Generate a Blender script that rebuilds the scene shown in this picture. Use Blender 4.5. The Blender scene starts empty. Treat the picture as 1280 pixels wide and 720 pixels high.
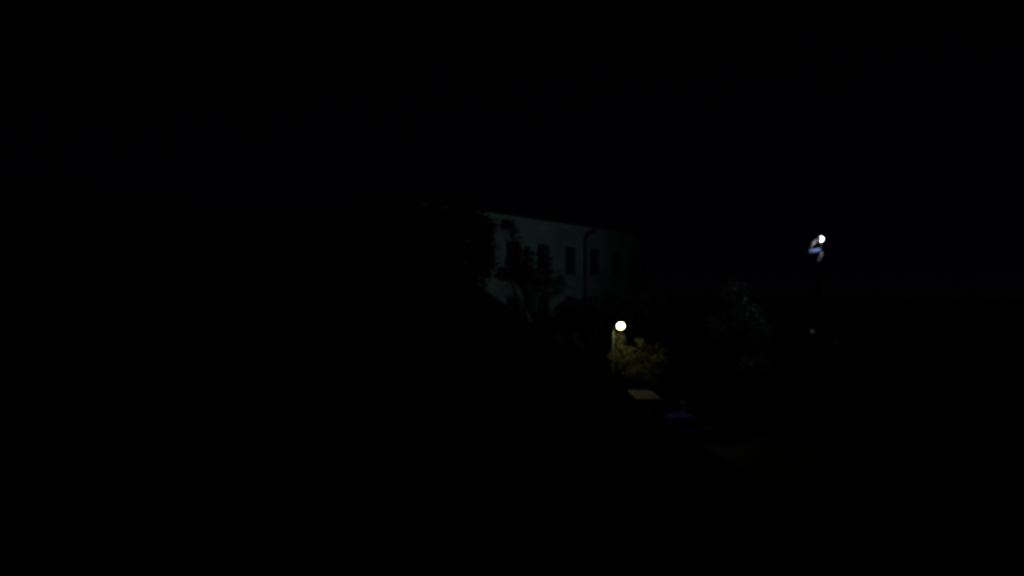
import bpy, bmesh, math, random
from mathutils import Vector, Matrix, noise

S = bpy.context.scene
COL = S.collection
R = math.radians
random.seed(7)

# ------------------------------------------------------------------ camera
CZ = 7.0
cam = bpy.data.cameras.new("camera"); camo = bpy.data.objects.new("camera", cam); COL.objects.link(camo)
camo.location = (0, 0, CZ)
camo.rotation_euler = (R(90.57), 0, 0)
cam.sensor_width = 36; cam.lens = 36 * 1005 / 1280
cam.clip_start = 0.05; cam.clip_end = 3000
cam.dof.use_dof = True; cam.dof.focus_distance = 3.0; cam.dof.aperture_fstop = 2.15
S.camera = camo

# ------------------------------------------------------------------ world, light, exposure
W = bpy.data.worlds.new("World"); S.world = W; W.use_nodes = True
nt = W.node_tree; bg = nt.nodes['Background']
sky = nt.nodes.new('ShaderNodeTexSky'); sky.sky_type = 'NISHITA'; sky.sun_disc = False
sky.sun_elevation = R(35); sky.sun_rotation = R(200)
sky.ozone_density = 8; sky.dust_density = 0; sky.air_density = .8
tint = nt.nodes.new('ShaderNodeMix'); tint.data_type = 'RGBA'; tint.blend_type = 'MULTIPLY'; tint.inputs['Factor'].default_value = 1
tint.inputs['B'].default_value = (.95, .5, 1.1, 1)
nt.links.new(sky.outputs[0], tint.inputs['A']); nt.links.new(tint.outputs['Result'], bg.inputs[0]); bg.inputs[1].default_value = 0.00008
S.view_settings.view_transform = 'Standard'; S.view_settings.look = 'None'
S.view_settings.exposure = 0; S.view_settings.gamma = 1; S.view_settings.use_curve_mapping = False

def P(px, py, Y):
    "world point seen at photo pixel (px, py) at depth Y"
    return Vector(((px - 640) / 1005 * Y, Y, CZ - (py - 370) / 1005 * Y))

# ------------------------------------------------------------------ materials
def mat(name, c1, c2=None, rough=0.8, scale=3.0, bump=0.0, metal=0.0, coat=0.0, stretch=(1, 1, 1), detail=6):
    m = bpy.data.materials.new(name); m.use_nodes = True
    n = m.node_tree.nodes; l = m.node_tree.links; b = n['Principled BSDF']
    b.inputs['Roughness'].default_value = rough; b.inputs['Metallic'].default_value = metal
    b.inputs['Coat Weight'].default_value = coat
    tc = n.new('ShaderNodeTexCoord'); mp = n.new('ShaderNodeMapping'); mp.inputs['Scale'].default_value = stretch
    l.new(tc.outputs['Object'], mp.inputs[0])
    nz = n.new('ShaderNodeTexNoise'); nz.inputs['Scale'].default_value = scale; nz.inputs['Detail'].default_value = detail
    l.new(mp.outputs[0], nz.inputs['Vector'])
    r = n.new('ShaderNodeValToRGB'); r.color_ramp.elements[0].position = .32; r.color_ramp.elements[1].position = .68
    c2 = c2 or tuple(x * .75 for x in c1)
    r.color_ramp.elements[0].color = (*c2, 1); r.color_ramp.elements[1].color = (*c1, 1)
    l.new(nz.outputs['Fac'], r.inputs[0]); l.new(r.outputs[0], b.inputs['Base Color'])
    if bump:
        bp = n.new('ShaderNodeBump'); bp.inputs['Strength'].default_value = bump; bp.inputs['Distance'].default_value = .03
        l.new(nz.outputs['Fac'], bp.inputs['Height']); l.new(bp.outputs[0], b.inputs['Normal'])
    return m

def emit(name, col, s):
    m = bpy.data.materials.new(name); m.use_nodes = True
    b = m.node_tree.nodes['Principled BSDF']
    g = .6 if s > 1 else .02; b.inputs['Base Color'].default_value = (g, g, g, 1); b.inputs['Roughness'].default_value = .4
    b.inputs['Emission Color'].default_value = (*col, 1); b.inputs['Emission Strength'].default_value = s
    return m

M = dict(
    plaster=mat('plaster', (.45, .48, .45), (.27, .30, .29), .9, .55, .2, detail=9),
    trim=mat('trim', (.45, .47, .46), (.38, .4, .4), .85, 3, .1),
    roof=mat('roof_metal', (.06, .055, .05), (.04, .035, .035), .7, 2, .3),
    frame=mat('window_frame', (.2, .19, .17), (.15, .14, .12), .6, 8),
    glass=mat('window_glass', (.015, .018, .02), (.01, .012, .014), .12, 2),
    pipe=mat('pipe', (.08, .085, .09), (.05, .05, .055), .5, 5, 0, .4),
    grass=mat('grass_ground', (.035, .045, .02), (.022, .028, .014), 1, 1.5, .8),
    asphalt=mat('asphalt', (.05, .05, .05), (.035, .035, .036), .9, 12, .4),
    paving=mat('paving', (.16, .155, .15), (.11, .11, .105), .9, 6, .3),
    kerb=mat('kerb', (.22, .22, .21), (.17, .17, .16), .9, 8, .2),
    paint=mat('road_paint', (.5, .5, .48), (.3, .3, .29), .8, 9),
    bark=mat('bark', (.09, .075, .055), (.05, .04, .03), .95, 8, .8, stretch=(1, 1, .2)),
    leaf=mat('leaf_green', (.05, .075, .025), (.03, .05, .018), .6, 1.2),
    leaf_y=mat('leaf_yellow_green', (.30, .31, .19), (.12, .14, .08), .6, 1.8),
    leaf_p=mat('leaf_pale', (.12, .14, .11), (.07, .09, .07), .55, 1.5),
    galv=mat('galvanised', (.05, .062, .052), (.035, .045, .036), .55, 6, .1, .3),
    greym=mat('grey_metal', (.4, .4, .41), (.3, .3, .31), .6, 5, .1, .2),
    bluem=mat('pale_metal', (.26, .40, .78), (.22, .35, .7), .5, 6, .1),
    pinkm=mat('weathered_metal', (.34, .28, .28), (.24, .2, .21), .7, 9, .2),
    whitep=mat('van_paint', (.38, .38, .36), (.3, .3, .29), .4, 2, 0, 0, .4),
    bluep=mat('car_paint', (.12, .05, .88), (.10, .04, .78), .45, 2, 0, .0, .5),
    rubber=mat('rubber', (.02, .02, .02), (.015, .015, .015), .9, 8),
    rim=mat('rim', (.35, .35, .36), (.25, .25, .26), .4, 8, 0, .7),
    carglass=mat('car_glass', (.02, .022, .025), (.015, .016, .018), .08, 2),
    black=mat('black_plastic', (.02, .02, .02), (.014, .014, .014), .6, 8),
    lens=mat('headlight_lens', (.5, .5, .5), (.4, .4, .4), .15, 8),
    taillens=mat('tail_lens', (.25, .01, .01), (.2, .008, .008), .25, 8),
    warm=emit('lamp_glow_warm', (1, .84, .36), 17.0),
    white=emit('lamp_glow_white', (.88, .94, 1), 4.5),
    dim=emit('lamp_glow_dim', (.95, 1, .82), .017),
    dim2=emit('lamp_glow_faint', (.7, 1, .75), .002),
)

# ------------------------------------------------------------------ mesh helpers
def tag(o, label=None, cat=None, group=None, kind=None):
    if label: o['label'] = label
    if cat: o['category'] = cat
    if group: o['group'] = group
    if kind: o['kind'] = kind
    return o

def empty(name, loc, rz=0, **k):
    o = bpy.data.objects.new(name, None); o.empty_display_size = .3
    o.location = loc; o.rotation_euler = (0, 0, rz); COL.objects.link(o); return tag(o, **k)

def build(name, bm, m, parent=None, smooth=False):
    bmesh.ops.recalc_face_normals(bm, faces=bm.faces)
    me = bpy.data.meshes.new(name); bm.to_mesh(me); bm.free()
    me.materials.append(m)
    if smooth:
        for p in me.polygons: p.use_smooth = True
    o = bpy.data.objects.new(name, me); COL.objects.link(o); o.parent = parent
    return o

def box(bm, c, s, rot=None, bev=0.0):
    mx = Matrix.Translation(c)
    if rot is not None: mx = mx @ rot.to_4x4()
    r = bmesh.ops.create_cube(bm, size=1, matrix=mx @ Matrix.Diagonal((*s, 1)))
    if bev:
        ed = set(e for v in r['verts'] for e in v.link_edges)
        bmesh.ops.bevel(bm, geom=list(ed), offset=bev, segments=2, affect='EDGES', profile=.6)

def tube(bm, pts, rad, n=12, cap=True):
    pts = [Vector(p) for p in pts]; rings = []
    if not isinstance(rad, (list, tuple)): rad = [rad] * len(pts)
    up = Vector((0, 1, 0)) if abs((pts[-1] - pts[0]).normalized().y) < .9 else Vector((1, 0, 0))
    for i, p in enumerate(pts):
        d = (pts[min(i + 1, len(pts) - 1)] - pts[max(i - 1, 0)]).normalized()
        a = d.cross(up).normalized(); b = d.cross(a)
        rings.append([bm.verts.new(p + (a * math.cos(t) + b * math.sin(t)) * rad[i]) for t in [2 * math.pi * k / n for k in range(n)]])
    for q, w in zip(rings, rings[1:]):
        for k in range(n): bm.faces.new((q[k], q[(k + 1) % n], w[(k + 1) % n], w[k]))
    if cap: bm.faces.new(rings[0]); bm.faces.new(rings[-1])

def lathe(bm, c, prof, n=20, rot=None):
    rings = []; c = Vector(c); rot = rot or Matrix.Identity(3)
    for r, z in prof:
        rings.append([bm.verts.new(c + rot @ Vector((r * math.cos(t), r * math.sin(t), z))) for t in [2 * math.pi * k / n for k in range(n)]])
    for q, w in zip(rings, rings[1:]):
        for k in range(n): bm.faces.new((q[k], q[(k + 1) % n], w[(k + 1) % n], w[k]))
    if prof[0][0] > 1e-4: bm.faces.new(rings[0])
    if prof[-1][0] > 1e-4: bm.faces.new(rings[-1])
    bmesh.ops.remove_doubles(bm, verts=bm.verts, dist=1e-5)

def copy_tree(o, parent=None):
    c = o.copy(); COL.objects.link(c); c.parent = parent
    for ch in list(o.children): copy_tree(ch, c)
    return c

# ------------------------------------------------------------------ ground: one sheet with the near hillside
# crest of the near slope at Y = 25 (X, z)
CREST = [(-60, 10.2), (-25, 10.0), (-11, 9.6), (-4.7, 9.0), (-1.99, 8.0), (-.57, 7.02), (.72, 6.1), (2.99, 4.74),
         (3.73, 3.86), (4.73, 3.05), (8.96, .5), (11, .08), (14, 0), (400, 0)]
def crest(x):
    for (a, za), (b, zb) in zip(CREST, CREST[1:]):
        if a <= x <= b: return za + (zb - za) * (x - a) / (b - a)
    return CREST[0][1] if x < 0 else 0
def sm(t): t = max(0, min(1, t)); return t * t * (3 - 2 * t)
def ground_z(x, y):
    h = crest(x) - 1.2 * (1 - min(y, 25) / 25) * sm((crest(x)) / 3)
    h = max(h, 0)
    h *= 1 - sm((y - 25) / 7.5)
    if h > .05:
        h += .05 * noise.noise(Vector((x * 1.3, y * 1.3, 0))) * min(1, h)
    return h
def axis(lo, hi, dense_lo, dense_hi, d):
    v = [lo, lo / 2, lo / 4] if lo < -200 else [lo]
    v += [dense_lo + i * d for i in range(int((dense_hi - dense_lo) / d) + 1)]
    v += [dense_hi * 1.6, dense_hi * 3, hi]
    return sorted(set(v))
xs = axis(-900, 900, -60, 40, .5); ys = axis(-900, 1800, -12, 46, .5)
bm = bmesh.new()
G = [[bm.verts.new((x, y, ground_z(x, y))) for x in xs] for y in ys]
for j in range(len(ys) - 1):
    for i in range(len(xs) - 1):
        bm.faces.new((G[j][i], G[j][i + 1], G[j + 1][i + 1], G[j + 1][i]))
tag(build('ground', bm, M['grass'], smooth=True), kind='structure')

# street running past the foot of the slope, with kerb and pavement
U = Vector((math.cos(R(56.2)), math.sin(R(56.2)), 0))      # along the facade
F0 = Vector((0, 56, 0))
Nf = Vector((U.y, -U.x, 0))                                # facade normal, towards the camera side
RZ = math.atan2(U.y, U.x)
def strip(name, m, d0, d1, z, t0=-25, t1=70, thick=0):
    bm = bmesh.new()
    a = F0 + Nf * d0; b = F0 + Nf * d1
    q = [a + U * t0, b + U * t0, b + U * t1, a + U * t1]
    lo = [bm.verts.new((v.x, v.y, z)) for v in q]
    f = bm.faces.new(lo)
    if thick:
        r = bmesh.ops.extrude_face_region(bm, geom=[f])
        bmesh.ops.translate(bm, verts=[v for v in r['geom'] if isinstance(v, bmesh.types.BMVert)], vec=(0, 0, -thick))
    return tag(build(name, bm, m), kind='structure')
strip('pavement', M['paving'], 3.2, 6.0, .13, -4, 70, .2)
strip('kerb', M['kerb'], 6.003, 6.16, .14, -4, 70, .22)
strip('road', M['asphalt'], 6.163, 23.0, .008, -4, 70)
bm = bmesh.new()
for k in range(16):
    t = -2 + k * 4.2
    c = F0 + Nf * 13.2 + U * t
    q = [c - U * 1 - Nf * .06, c + U * 1 - Nf * .06, c + U * 1 + Nf * .06, c - U * 1 + Nf * .06]
    bm.faces.new([bm.verts.new((v.x, v.y, .012)) for v in q])
tag(build('road_marking', bm, M['paint']), kind='structure')

# ------------------------------------------------------------------ pale building
T0, T1, EV, DEP = -10.0, 22.4, 12.5, 11.0
bld = empty('apartment_building', F0, RZ, label='pale plastered three storey building with rows of tall dark windows behind the trees', cat='building')
# local frame: x along the facade, y into the building (outward is -y)
cols = [-7.95, -3.9, .15, 4.2, 8.25, 12.3, 16.35, 20.4]
rows = [(1.0, 3.15), (4.8, 7.0), (8.65, 10.85)]
WW = 1.7
bm = bmesh.new()
xe = [T0]
for c in cols: xe += [c - WW / 2, c + WW / 2]
xe.append(T1)
ze = [0]
for a, b in rows: ze += [a, b]
ze.append(EV)
REV = .18
for i in range(len(xe) - 1):
    for j in range(len(ze) - 1):
        hole = i % 2 == 1 and j % 2 == 1
        x0, x1, z0, z1 = xe[i], xe[i + 1], ze[j], ze[j + 1]
        if not hole:
            bm.faces.new([bm.verts.new(v) for v in ((x0, 0, z0), (x1, 0, z0), (x1, 0, z1), (x0, 0, z1))])
        else:
            for a, b in (((x0, z0), (x1, z0)), ((x1, z0), (x1, z1)), ((x1, z1), (x0, z1)), ((x0, z1), (x0, z0))):
                bm.faces.new([bm.verts.new(v) for v in ((a[0], 0, a[1]), (b[0], 0, b[1]), (b[0], REV, b[1]), (a[0], REV, a[1]))])
for q in (((T0, 0, 0), (T0, DEP, 0), (T0, DEP, EV), (T0, 0, EV)), ((T1, 0, 0), (T1, DEP, 0), (T1, DEP, EV), (T1, 0, EV)),
          ((T0, DEP, 0), (T1, DEP, 0), (T1, DEP, EV), (T0, DEP, EV))):
    bm.faces.new([bm.verts.new(v) for v in q])
bmesh.ops.remove_doubles(bm, verts=bm.verts, dist=1e-4)
build('wall', bm, M['plaster'], bld)
bm = bmesh.new()
xm = (T0 + T1) / 2; L = T1 - T0
box(bm, (xm, -.11, EV - .17), (L + .3, .22, .13)); box(bm, (xm, -.17, EV - .05), (L + .42, .34, .10))
build('cornice', bm, M['trim'], bld)
bm = bmesh.new()
box(bm, (xm, -.045, 7.86), (L, .086, .16))
build('string_course', bm, M['trim'], bld)
bm = bmesh.new()
box(bm, (xm, -.05, .32), (L + .02, .1, .6)); build('plinth', bm, M['kerb'], bld)
bm = bmesh.new()                                            # low hipped roof with overhang
o_ = .45
b4 = [bm.verts.new(v) for v in ((T0 - o_, -o_, EV + .003), (T1 + o_, -o_, EV + .003), (T1 + o_, DEP + o_, EV + .003), (T0 - o_, DEP + o_, EV + .003))]
e4 = [bm.verts.new(v.co + Vector((0, 0, .1))) for v in b4]
r2 = [bm.verts.new((T0 + 5.5, DEP / 2, EV + 1.9)), bm.verts.new((T1 - 5.5, DEP / 2, EV + 1.9))]
bm.faces.new(b4)
for k in range(4): bm.faces.new((b4[k], b4[(k + 1) % 4], e4[(k + 1) % 4], e4[k]))
bm.faces.new((e4[0], e4[1], r2[1], r2[0])); bm.faces.new((e4[2], e4[3], r2[0], r2[1]))
bm.faces.new((e4[1], e4[2], r2[1])); bm.faces.new((e4[3], e4[0], r2[0]))
rf = build('roof', bm, M['roof'], bld)
# windows
def window(x, z0, z1, first=[]):
    if first:
        w = copy_tree(first[0], bld); w.location = (x, 0, z0); return
    h = z1 - z0 + .0
    bm = bmesh.new(); y = REV - .03; f = .07
    box(bm, (-WW / 2 + f / 2, y, h / 2), (f, .06, h - .004)); box(bm, (WW / 2 - f / 2, y, h / 2), (f, .06, h - .004))
    box(bm, (0, y, f / 2), (WW - 2 * f - .004, .056, f)); box(bm, (0, y, h - f / 2), (WW - 2 * f - .004, .056, f))
    box(bm, (0, y, h * .70), (WW - 2 * f - .004, .05, .06)); box(bm, (0, y - .002, h * .35), (.06, .046, h * .70 - .1))
    w = build('window', bm, M['frame'], bld); w.location = (x, 0, z0)
    bm = bmesh.new(); box(bm, (0, REV + .012, h / 2), (WW - .004, .012, h - .004)); build('pane', bm, M['glass'], w)
    bm = bmesh.new(); box(bm, (0, -.045, -.05), (WW + .22, .13, .06)); build('sill', bm, M['trim'], w)
    bm = bmesh.new(); box(bm, (0, -.035, h + .12), (WW + .3, .066, .14)); build('lintel', bm, M['trim'], w)
    first.append(w)
for a, b in rows:
    for c in cols: window(c, a, a + 2.15)
# downpipe with its swan neck under the eaves
bm = bmesh.new()
tube(bm, [(11.25, -.36, EV - .32), (10.9, -.36, EV - .38), (10.45, -.27, EV - .75), (10.3, -.2, EV - 1.15), (10.3, -.2, 6), (10.3, -.2, .3), (10.3, -.4, .15)], .09, 10)
for z in (2, 4.4, 7.2, 9.6): box(bm, (10.3, -.14, z), (.26, .2, .05))
box(bm, (11.3, -.42, EV - .24), (.3, .26, .24))
build('downpipe', bm, M['pipe'], bld)

# ------------------------------------------------------------------ trees
def tree(name, base, blobs, leafm, n, leaf, label, seed, trunk_r=.14, group=None, cat='tree', drop=.35):
    """blobs: ellipsoids (centre, radii, weight) in world space; leaves grow in clusters inside them"""
    rd = random.Random(seed); base = Vector(base)
    root = empty(name, base, label=label, cat=cat, group=group)
    top = sum((Vector(b[0]) for b in blobs), Vector()) / len(blobs)
    bm = bmesh.new()
    fork = base.lerp(top, .45); fork.x = base.x + (top.x - base.x) * .25; fork.y = base.y + (top.y - base.y) * .25
    mid = base.lerp(fork, .5) + Vector((rd.uniform(-.1, .1), rd.uniform(-.1, .1), 0))
    tube(bm, [base - base - Vector((0, 0, .1)), mid - base, fork - base], [trunk_r * 1.25, trunk_r, trunk_r * .8], 10)
    tips = []
    for c, r, w in blobs:
        c = Vector(c)
        for k in range(3):
            d = Vector((rd.gauss(0, 1), rd.gauss(0, 1), rd.gauss(.3, .8))).normalized()
            tip = c + Vector((d.x * r[0], d.y * r[1], d.z * r[2])) * .75
            m1 = fork.lerp(tip, .5) + Vector((0, 0, -.15)) + Vector((rd.uniform(-.2, .2), rd.uniform(-.2, .2), 0))
            tube(bm, [fork - base, m1 - base, tip - base], [trunk_r * .6, trunk_r * .35, trunk_r * .08], 7)
            for q in range(2):
                t2 = m1.lerp(tip, .4) + Vector((rd.gauss(0, .4) * r[0] * .6, rd.gauss(0, .4) * r[1] * .6, rd.gauss(.1, .3) * r[2]))
                tube(bm, [m1 - base, t2 - base], [trunk_r * .25, trunk_r * .05], 5)
    build('trunk', bm, M['bark'], root, True)
    # crown
    verts = []; faces = []
    tot = sum(b[2] for b in blobs)
    for c, r, w in blobs:
        c = Vector(c) - base; ncl = max(4, int(n * w / tot / 26))
        for k in range(ncl):
            while True:
                d = Vector((rd.uniform(-1, 1), rd.uniform(-1, 1), rd.uniform(-1, 1)))
                if .25 < d.length < 1 + .12 * rd.random(): break
            if noise.noise(Vector((c.x + d.x * 1.9, c.y + d.y * 1.9, c.z + d.z * 1.9)) * 1.1 + Vector((seed, 0, 0))) < -drop + .25: continue
            cc = c + Vector((d.x * r[0], d.y * r[1], d.z * r[2])); cr = rd.uniform(.16, .4) * (min(r) ** .5)
            for q in range(26):
                p = cc + Vector((rd.gauss(0, 1), rd.gauss(0, 1), rd.gauss(0, .75))) * cr * .6
                a = Vector((rd.gauss(0, 1), rd.gauss(0, 1), rd.gauss(0, .6))).normalized()
                b = a.cross(Vector((rd.gauss(0, 1), rd.gauss(0, 1), rd.gauss(0, 1)))).normalized()
                l = leaf * rd.uniform(.6, 1.3); w2 = l * .36
                i = len(verts)
                verts += [p - a * l * .5, p + b * w2, p + a * l * .55, p - b * w2]
                faces.append((i, i + 1, i + 2, i + 3))
    me = bpy.data.meshes.new('crown'); me.from_pydata(verts, [], faces); me.materials.append(leafm)
    o = bpy.data.objects.new('crown', me); COL.objects.link(o); o.parent = root
    return root

# big tree hiding the left half of the building
tree('broadleaf_tree', (-3.6, 45.5, 0), [(P(543, 300, 46), (2.2, 1.8, 2.1), 3), (P(584, 325, 45.5), (1.5, 1.4, 1.8), 2.4),
     (P(604, 308, 46.5), (.6, .9, 1.5), 1.1), (P(525, 330, 45.5), (1.9, 1.5, 2.0), 1.8), (P(588, 285, 46.5), (1.3, .9, .85), 1.2), (P(555, 272, 46), (1.7, .9, .7), .9), (P(582, 266, 46.5), (1.3, .8, .55), .8)],
     M['leaf'], 40000, .17, 'tall dark tree hiding the left end of the pale building', 3, .2)
# tree in the middle of the facade
tree('broadleaf_tree', (2.2, 56.9, 0), [(P(670, 334, 56.5), (1.2, .7, 1.6), 1.7), (P(644, 318, 55.5), (.42, .5, 2.0), .8), (P(628, 341, 54.6), (1.0, .5, .5), .6),
     (P(655, 344, 55.8), (1.0, .7, .65), .7), (P(688, 354, 56.8), (.95, .8, 1.0), .9), (P(633, 280, 55.0), (.5, .35, .35), .2)],
     M['leaf'], 14000, .14, 'dark tree crown in front of the upper windows at the middle of the building', 11, .12)
# low trees under the right half of the facade
tree('broadleaf_tree', (5.3, 52.5, 0), [(P(745, 405, 53), (2.5, 1.4, 1.25), 3), (P(712, 396, 53), (1.0, 1.2, 1.1), 1.4), (P(732, 381, 53), (.8, .8, .5), .5)],
     M['leaf'], 20000, .15, 'low dark tree directly behind and left of the glowing yellow street lamp', 23, .13)
tree('broadleaf_tree', (9.2, 54.5, 0), [(P(800, 392, 55), (1.9, 1.4, 1.4), 2), (P(772, 380, 55), (1.1, 1.0, .75), .9), (P(830, 410, 55), (1.3, 1.2, 1.4), 1)],
     M['leaf'], 16000, .15, 'dark tree hiding the lower right corner of the pale building', 31, .13)
# small tree under the street lamp
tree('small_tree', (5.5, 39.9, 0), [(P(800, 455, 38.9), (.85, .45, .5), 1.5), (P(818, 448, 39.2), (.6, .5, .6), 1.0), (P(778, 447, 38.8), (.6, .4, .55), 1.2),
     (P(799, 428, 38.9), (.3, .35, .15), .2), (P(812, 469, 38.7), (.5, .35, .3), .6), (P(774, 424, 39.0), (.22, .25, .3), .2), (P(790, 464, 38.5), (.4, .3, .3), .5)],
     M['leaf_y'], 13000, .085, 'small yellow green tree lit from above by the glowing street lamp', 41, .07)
# trees at the right, faintly lit by an added spot beside the floodlight
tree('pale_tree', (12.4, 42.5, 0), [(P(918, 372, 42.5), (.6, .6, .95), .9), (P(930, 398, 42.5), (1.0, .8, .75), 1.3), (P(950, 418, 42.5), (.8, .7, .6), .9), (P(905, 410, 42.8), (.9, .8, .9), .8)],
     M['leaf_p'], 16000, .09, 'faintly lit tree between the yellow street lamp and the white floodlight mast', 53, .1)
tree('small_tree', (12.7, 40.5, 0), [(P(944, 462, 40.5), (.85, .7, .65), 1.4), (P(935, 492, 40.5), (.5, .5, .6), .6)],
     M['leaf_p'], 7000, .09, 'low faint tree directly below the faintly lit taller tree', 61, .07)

# ------------------------------------------------------------------ street lamp with glowing globe
lp = P(776, 407.5, 38); pp = P(766, 415, 38)
lamp = empty('street_lamp', (pp.x, 38, 0), label='street lamp with round glowing yellow head on a thin grey pole', cat='street lamp')
bx = lp.x - pp.x
bm = bmesh.new()
tube(bm, [(0, 0, 0), (0, 0, .6), (0, 0, lp.z - .2)], [.085, .07, .055], 14)
tube(bm, [(0, 0, 0), (0, 0, .5)], .1, 14)
build('pole', bm, M['galv'], lamp, True)
bm = bmesh.new()
tube(bm, [(0, 0, lp.z - .22), (.03, 0, lp.z - .13), (.12, 0, lp.z - .06), (bx - .12, 0, lp.z - .03)], [.05, .045, .04, .04], 10)
build('arm', bm, M['galv'], lamp, True)
bm = bmesh.new()
bmesh.ops.create_uvsphere(bm, u_segments=32, v_segments=20, radius=1, matrix=Matrix.Translation((bx, 0, lp.z)) @ Matrix.Rotation(R(-14), 4, 'Y') @ Matrix.Diagonal((.185, .185, .16, 1)))
build('globe', bm, M['warm'], lamp, True)
jz = P(763, 450.5, 38).z
bm = bmesh.new(); box(bm, (-.1, -.1, jz), (.16, .14, .17), bev=.02)
build('junction_box', bm, M['paint'], lamp)

# ------------------------------------------------------------------ floodlight mast
FY = 45.0
def f(px, py): 
    v = P(px, py, FY); return v
m0 = f(1027, 320)
mast = empty('floodlight_mast', (m0.x, FY, 0), label='tall mast with a glaring white floodlight and a pale blue crossbar', cat='floodlight')
def fl(px, py, dy=0): v = f(px, py); return Vector((v.x - m0.x, dy, v.z))
bm = bmesh.new()
tube(bm, [(-.17, .0, 0), (-.17, 0, 6), fl(1023, 334), fl(1022.5, 330)], [.12, .1, .075, .07], 14)
build('pole', bm, M['black'], mast, True)
bm = bmesh.new()
tube(bm, [fl(1022.3, 329.8), fl(1024.5, 325), fl(1027, 320.5), fl(1027.6, 315)], [.11, .12, .115, .08], 14)
build('mast_head', bm, M['greym'], mast, True)
bm = bmesh.new()
a, b = fl(1010.8, 314.6, -.02), fl(1025.5, 312.2, -.02)
rot = (b - a).to_track_quat('X', 'Z').to_matrix()
box(bm, (a + b) / 2, ((b - a).length, .16, .19), rot, .03)
build('crossbar', bm, M['bluem'], mast)
bm = bmesh.new()
tube(bm, [fl(1014.8, 306.5, .02), fl(1018, 302, .02), fl(1021.5, 297.5, .02)], [.12, .13, .10], 12)
tube(bm, [fl(1021.5, 297.5, .03), fl(1024.6, 299, .05)], [.05, .04], 8)
tube(bm, [fl(1014.8, 306.5, .02), fl(1014, 312.5, .0)], [.03, .03], 8)
build('bracket', bm, M['pinkm'], mast, True)
# half round lamp: flat back towards the bracket
c = fl(1024.6, 298.8)
rot = Matrix.Rotation(R(90), 3, 'Y')
bm = bmesh.new()
lathe(bm, c, [(.175, 0)] + [(.175 * math.cos(t), .25 * math.sin(t)) for t in [R(8 * k) for k in range(1, 12)]], 24, rot)
build('lamp_lens', bm, M['white'], mast, True)
bm = bmesh.new()
lathe(bm, c, [(.06, -.11), (.13, -.05), (.17, -.006), (.175, .0), (.168, .002)], 24, rot)
build('lamp_housing', bm, M['greym'], mast, True)
bm = bmesh.new()
tube(bm, [c + Vector((.12, .1, -.22)), fl(1027.6, 308, .05), fl(1027.6, 315.2)], [.03, .035, .035], 8)
build('stem', bm, M['black'], mast, True)
# the beam of that floodlight, washing the building, and two added fill lights
def beam(kind, name, energy, pos, aim=None, size=60, soft=.12, col=(.58, .92, .97)):
    d = bpy.data.lights.new(name, kind); d.energy = energy; d.color = col; d.shadow_soft_size = soft
    if kind == 'SPOT': d.spot_size = R(size); d.spot_blend = 1.0
    o = bpy.data.objects.new(name, d); COL.objects.link(o); o.location = pos
    if aim is not None: o.rotation_euler = (Vector(aim) - Vector(pos)).to_track_quat('-Z', 'Y').to_euler()
head = f(1022, 299)
beam('SPOT', 'flood_beam', 300, head + Vector((-.35, .5, .1)), (.9, 58, 14.5), 95)
beam('SPOT', 'tree_fill', 190, head + Vector((-.5, -.5, -.1)), (11.6, 42, 6.2), 56)  # added spot with no lamp head of its own, brightens the right-hand trees
beam('POINT', 'fittings_fill', 6.3, f(1019, 306) + Vector((0, -.42, 0)), soft=.08, col=(.85, .92, 1))  # added point light in front of the head, brightens crossbar and bracket

# ------------------------------------------------------------------ two dim far lamps
def dimlamp(px, py, Y, r, m, label):
    p = P(px, py, Y)
    t = empty('path_lamp', (p.x, Y, 0), label=label, cat='path lamp', group='dim far lamps below the floodlight mast')
    bm = bmesh.new(); tube(bm, [(0, 0, 0), (0, 0, .5), (0, 0, p.z - r)], [.06, .045, .04], 10); build('pole', bm, M['black'], t, True)
    bm = bmesh.new(); bmesh.ops.create_uvsphere(bm, u_segments=20, v_segments=14, radius=r, matrix=Matrix.Translation((0, 0, p.z))); build('globe', bm, m, t, True)
    bm = bmesh.new(); lathe(bm, (0, 0, p.z + r * .8), [(r * .8, 0), (r * .6, r * .3), (.02, r * .5)], 16); build('cap', bm, M['black'], t)
dimlamp(1015, 414, 60, .15, M['dim'], 'small dim greyish lamp straight below the white floodlight')
dimlamp(1044, 428.5, 64, .17, M['dim2'], 'barely glowing lamp to the right of the small dim one')

# ------------------------------------------------------------------ vehicles
def loft(bm, secs):
    rings = [[bm.verts.new(v) for v in s] for s in secs]
    n = len(rings[0])
    for q, w in zip(rings, rings[1:]):
        for k in range(n): bm.faces.new((q[k], q[(k + 1) % n], w[(k + 1) % n], w[k]))
    bm.faces.new(rings[0]); bm.faces.new(rings[-1])
def sec(y, hw, z0, z1, tw, shoulder):
    "closed cross-section: sill, shoulder, roof with rounded corners"
    pts = [(-hw * .93, z0), (-hw, z0 + .18), (-hw, shoulder), (-tw - .02, z1 - .1), (-tw + .08, z1 - .015), (-tw * .4, z1 + .012)]
    pts = pts + [(-x, z) for x, z in reversed(pts)]
    return [(x, y, z) for x, z in pts]
def wheel(parent, x, y, r, w):
    s = 1 if x > 0 else -1
    rot = Matrix.Rotation(R(90) * s, 3, 'Y')
    e = bmesh.new(); lathe(e, (x, y, r), [(r * .6, -w / 2), (r * .94, -w / 2), (r, -w * .35), (r, w * .35), (r * .94, w / 2), (r * .6, w / 2)], 24, rot)
    t = build('wheel', e, M['rubber'], parent, True)
    e = bmesh.new(); lathe(e, (x, y, r), [(.05, w * .5), (r * .2, w * .46), (r * .5, w * .34), (r * .6, w * .48), (r * .6, 0)], 20, rot); build('rim', e, M['rim'], t)
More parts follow.
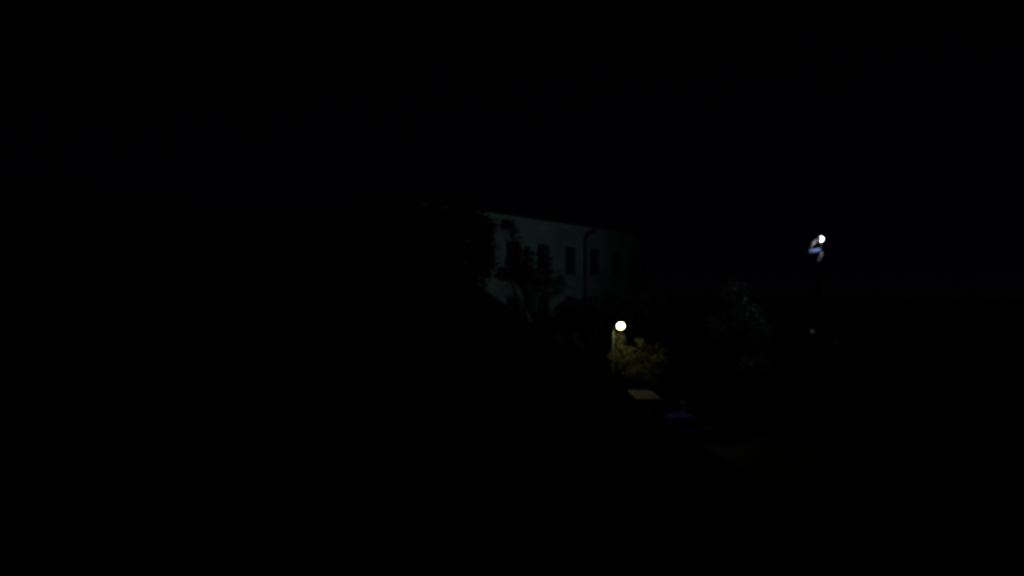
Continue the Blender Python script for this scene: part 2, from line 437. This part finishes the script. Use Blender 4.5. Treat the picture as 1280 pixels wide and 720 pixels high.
def plate(bm, q):
    q = [Vector(v) for v in q]; n = (q[1] - q[0]).cross(q[2] - q[0]).normalized() * .012
    lo = [bm.verts.new(v - n) for v in q]; hi = [bm.verts.new(v + n) for v in q]
    bm.faces.new(lo); bm.faces.new(hi)
    for k in range(4): bm.faces.new((lo[k], lo[(k + 1) % 4], hi[(k + 1) % 4], hi[k]))

# white van, its roof catching the street lamp (nose away from the camera)
van = empty('parked_van', (5.93, 37.15, .01), R(0), label='grey parked van whose roof catches the street lamp light', cat='van')
van.scale = (.92, 1, 1.13)
bm = bmesh.new()
ss = [sec(-2.1, .86, .35, 2.12, .72, 1.15), sec(-2.02, .9, .3, 2.2, .76, 1.15), sec(0, .92, .3, 2.26, .78, 1.15), sec(1.5, .92, .3, 2.22, .77, 1.15),
      sec(1.75, .92, .3, 2.12, .74, 1.15), sec(2.5, .9, .3, 1.3, .74, 1.12), sec(3.0, .86, .32, 1.1, .72, .95), sec(3.1, .8, .38, .9, .7, .8)]
loft(bm, ss); build('body', bm, M['whitep'], van)
for s in (-1, 1):
    bm = bmesh.new(); plate(bm, [(s * .08, -2.125, 1.25), (s * .70, -2.125, 1.25), (s * .64, -2.115, 1.9), (s * .08, -2.115, 1.9)]); build('rear_window', bm, M['carglass'], van)
    bm = bmesh.new(); box(bm, (s * .78, -2.12, .95), (.1, .05, .34), bev=.01); build('tail_light', bm, M['taillens'], van)
    bm = bmesh.new(); plate(bm, [(s * .93, .9, 1.2), (s * .93, 1.9, 1.2), (s * .83, 1.65, 1.85), (s * .83, .9, 1.85)]); build('side_window', bm, M['carglass'], van)
    bm = bmesh.new(); box(bm, (s * 1.04, 1.95, 1.3), (.16, .1, .24), bev=.02); build('mirror', bm, M['black'], van)
    for y in (-1.3, 2.1): wheel(van, s * .84, y, .33, .2)
    bm = bmesh.new(); box(bm, (s * .6, 3.08, .78), (.3, .08, .16), bev=.02); build('headlight', bm, M['lens'], van)
bm = bmesh.new(); plate(bm, [(-.72, 2.46, 1.37), (.72, 2.46, 1.37), (.66, 1.83, 2.09), (-.66, 1.83, 2.09)]); build('windscreen', bm, M['carglass'], van)
bm = bmesh.new(); box(bm, (0, -2.16, .42), (1.7, .14, .2), bev=.03); build('bumper', bm, M['black'], van)

# blue car beside it, facing the camera side
car = empty('parked_car', (7.5, 36.5, .01), R(181), label='deep blue parked car to the lower right of the lamplit van roof', cat='car')
car.scale = (.85, 1, 1.15)
bm = bmesh.new()
ss = [sec(-2.0, .72, .3, .72, .6, .55), sec(-1.9, .8, .24, .84, .66, .66), sec(-1.0, .84, .22, .98, .72, .8), sec(0.0, .86, .22, 1.0, .75, .86),
      sec(1.2, .86, .22, 1.02, .75, .86), sec(1.8, .82, .24, 1.0, .7, .84), sec(1.92, .76, .32, .9, .62, .7)]
loft(bm, ss); build('body', bm, M['bluep'], car)
bm = bmesh.new()
ss = [[(-.70, -.95, .97), (-.66, -.3, 1.30), (.66, -.3, 1.30), (.70, -.95, .97)]]
def cab(y, w0, w1, z): return [(-w0, y, .96), (-w1, y, z), (-w1 * .5, y, z + .03), (w1 * .5, y, z + .03), (w1, y, z), (w0, y, .96)]
loft(bm, [cab(-.95, .74, .72, 1.0), cab(-.25, .75, .6, 1.40), cab(.3, .75, .6, 1.45), cab(1.0, .75, .58, 1.41), cab(1.6, .72, .68, 1.03)])
build('cabin', bm, M['bluep'], car)
bm = bmesh.new(); plate(bm, [(-.66, -.92, 1.045), (.66, -.92, 1.045), (.54, -.30, 1.405), (-.54, -.30, 1.405)]); build('windscreen', bm, M['carglass'], car)
bm = bmesh.new(); plate(bm, [(-.62, 1.585, 1.08), (.62, 1.585, 1.08), (.52, 1.05, 1.42), (-.52, 1.05, 1.42)]); build('rear_window', bm, M['carglass'], car)
for s in (-1, 1):
    bm = bmesh.new(); plate(bm, [(s * .755, -.75, 1.03), (s * .755, 1.4, 1.03), (s * .625, 1.0, 1.36), (s * .625, -.2, 1.36)]); build('side_window', bm, M['carglass'], car)
    bm = bmesh.new(); box(bm, (s * .58, -1.97, .62), (.28, .1, .13), bev=.03); build('headlight', bm, M['lens'], car)
    bm = bmesh.new(); box(bm, (s * .9, -.75, 1.02), (.16, .09, .12), bev=.02); build('mirror', bm, M['bluep'], car)
    bm = bmesh.new(); box(bm, (s * .62, 1.9, .72), (.24, .08, .14), bev=.02); build('tail_light', bm, M['taillens'], car)
    for y in (-1.25, 1.25): wheel(car, s * .78, y, .3, .19)
bm = bmesh.new(); box(bm, (0, -2.02, .36), (1.4, .1, .14), bev=.03); build('bumper', bm, M['black'], car)


# pale upright post behind the blue car
q = P(852.5, 501, 38.9)
post = empty('marker_post', (q.x, 38.9, 0), label='short pale upright post just behind the right end of the blue car', cat='post')
bm = bmesh.new(); lathe(bm, (0, 0, 0), [(.16, -.05), (.15, .1), (.13, .14), (.12, q.z - .25)], 16); build('shaft', bm, M['paint'], post, True)
bm = bmesh.new(); lathe(bm, (0, 0, q.z - .25), [(.145, 0), (.15, .05), (.13, .17), (.07, .24), (0, .25)], 16); build('cap', bm, M['paint'], post, True)
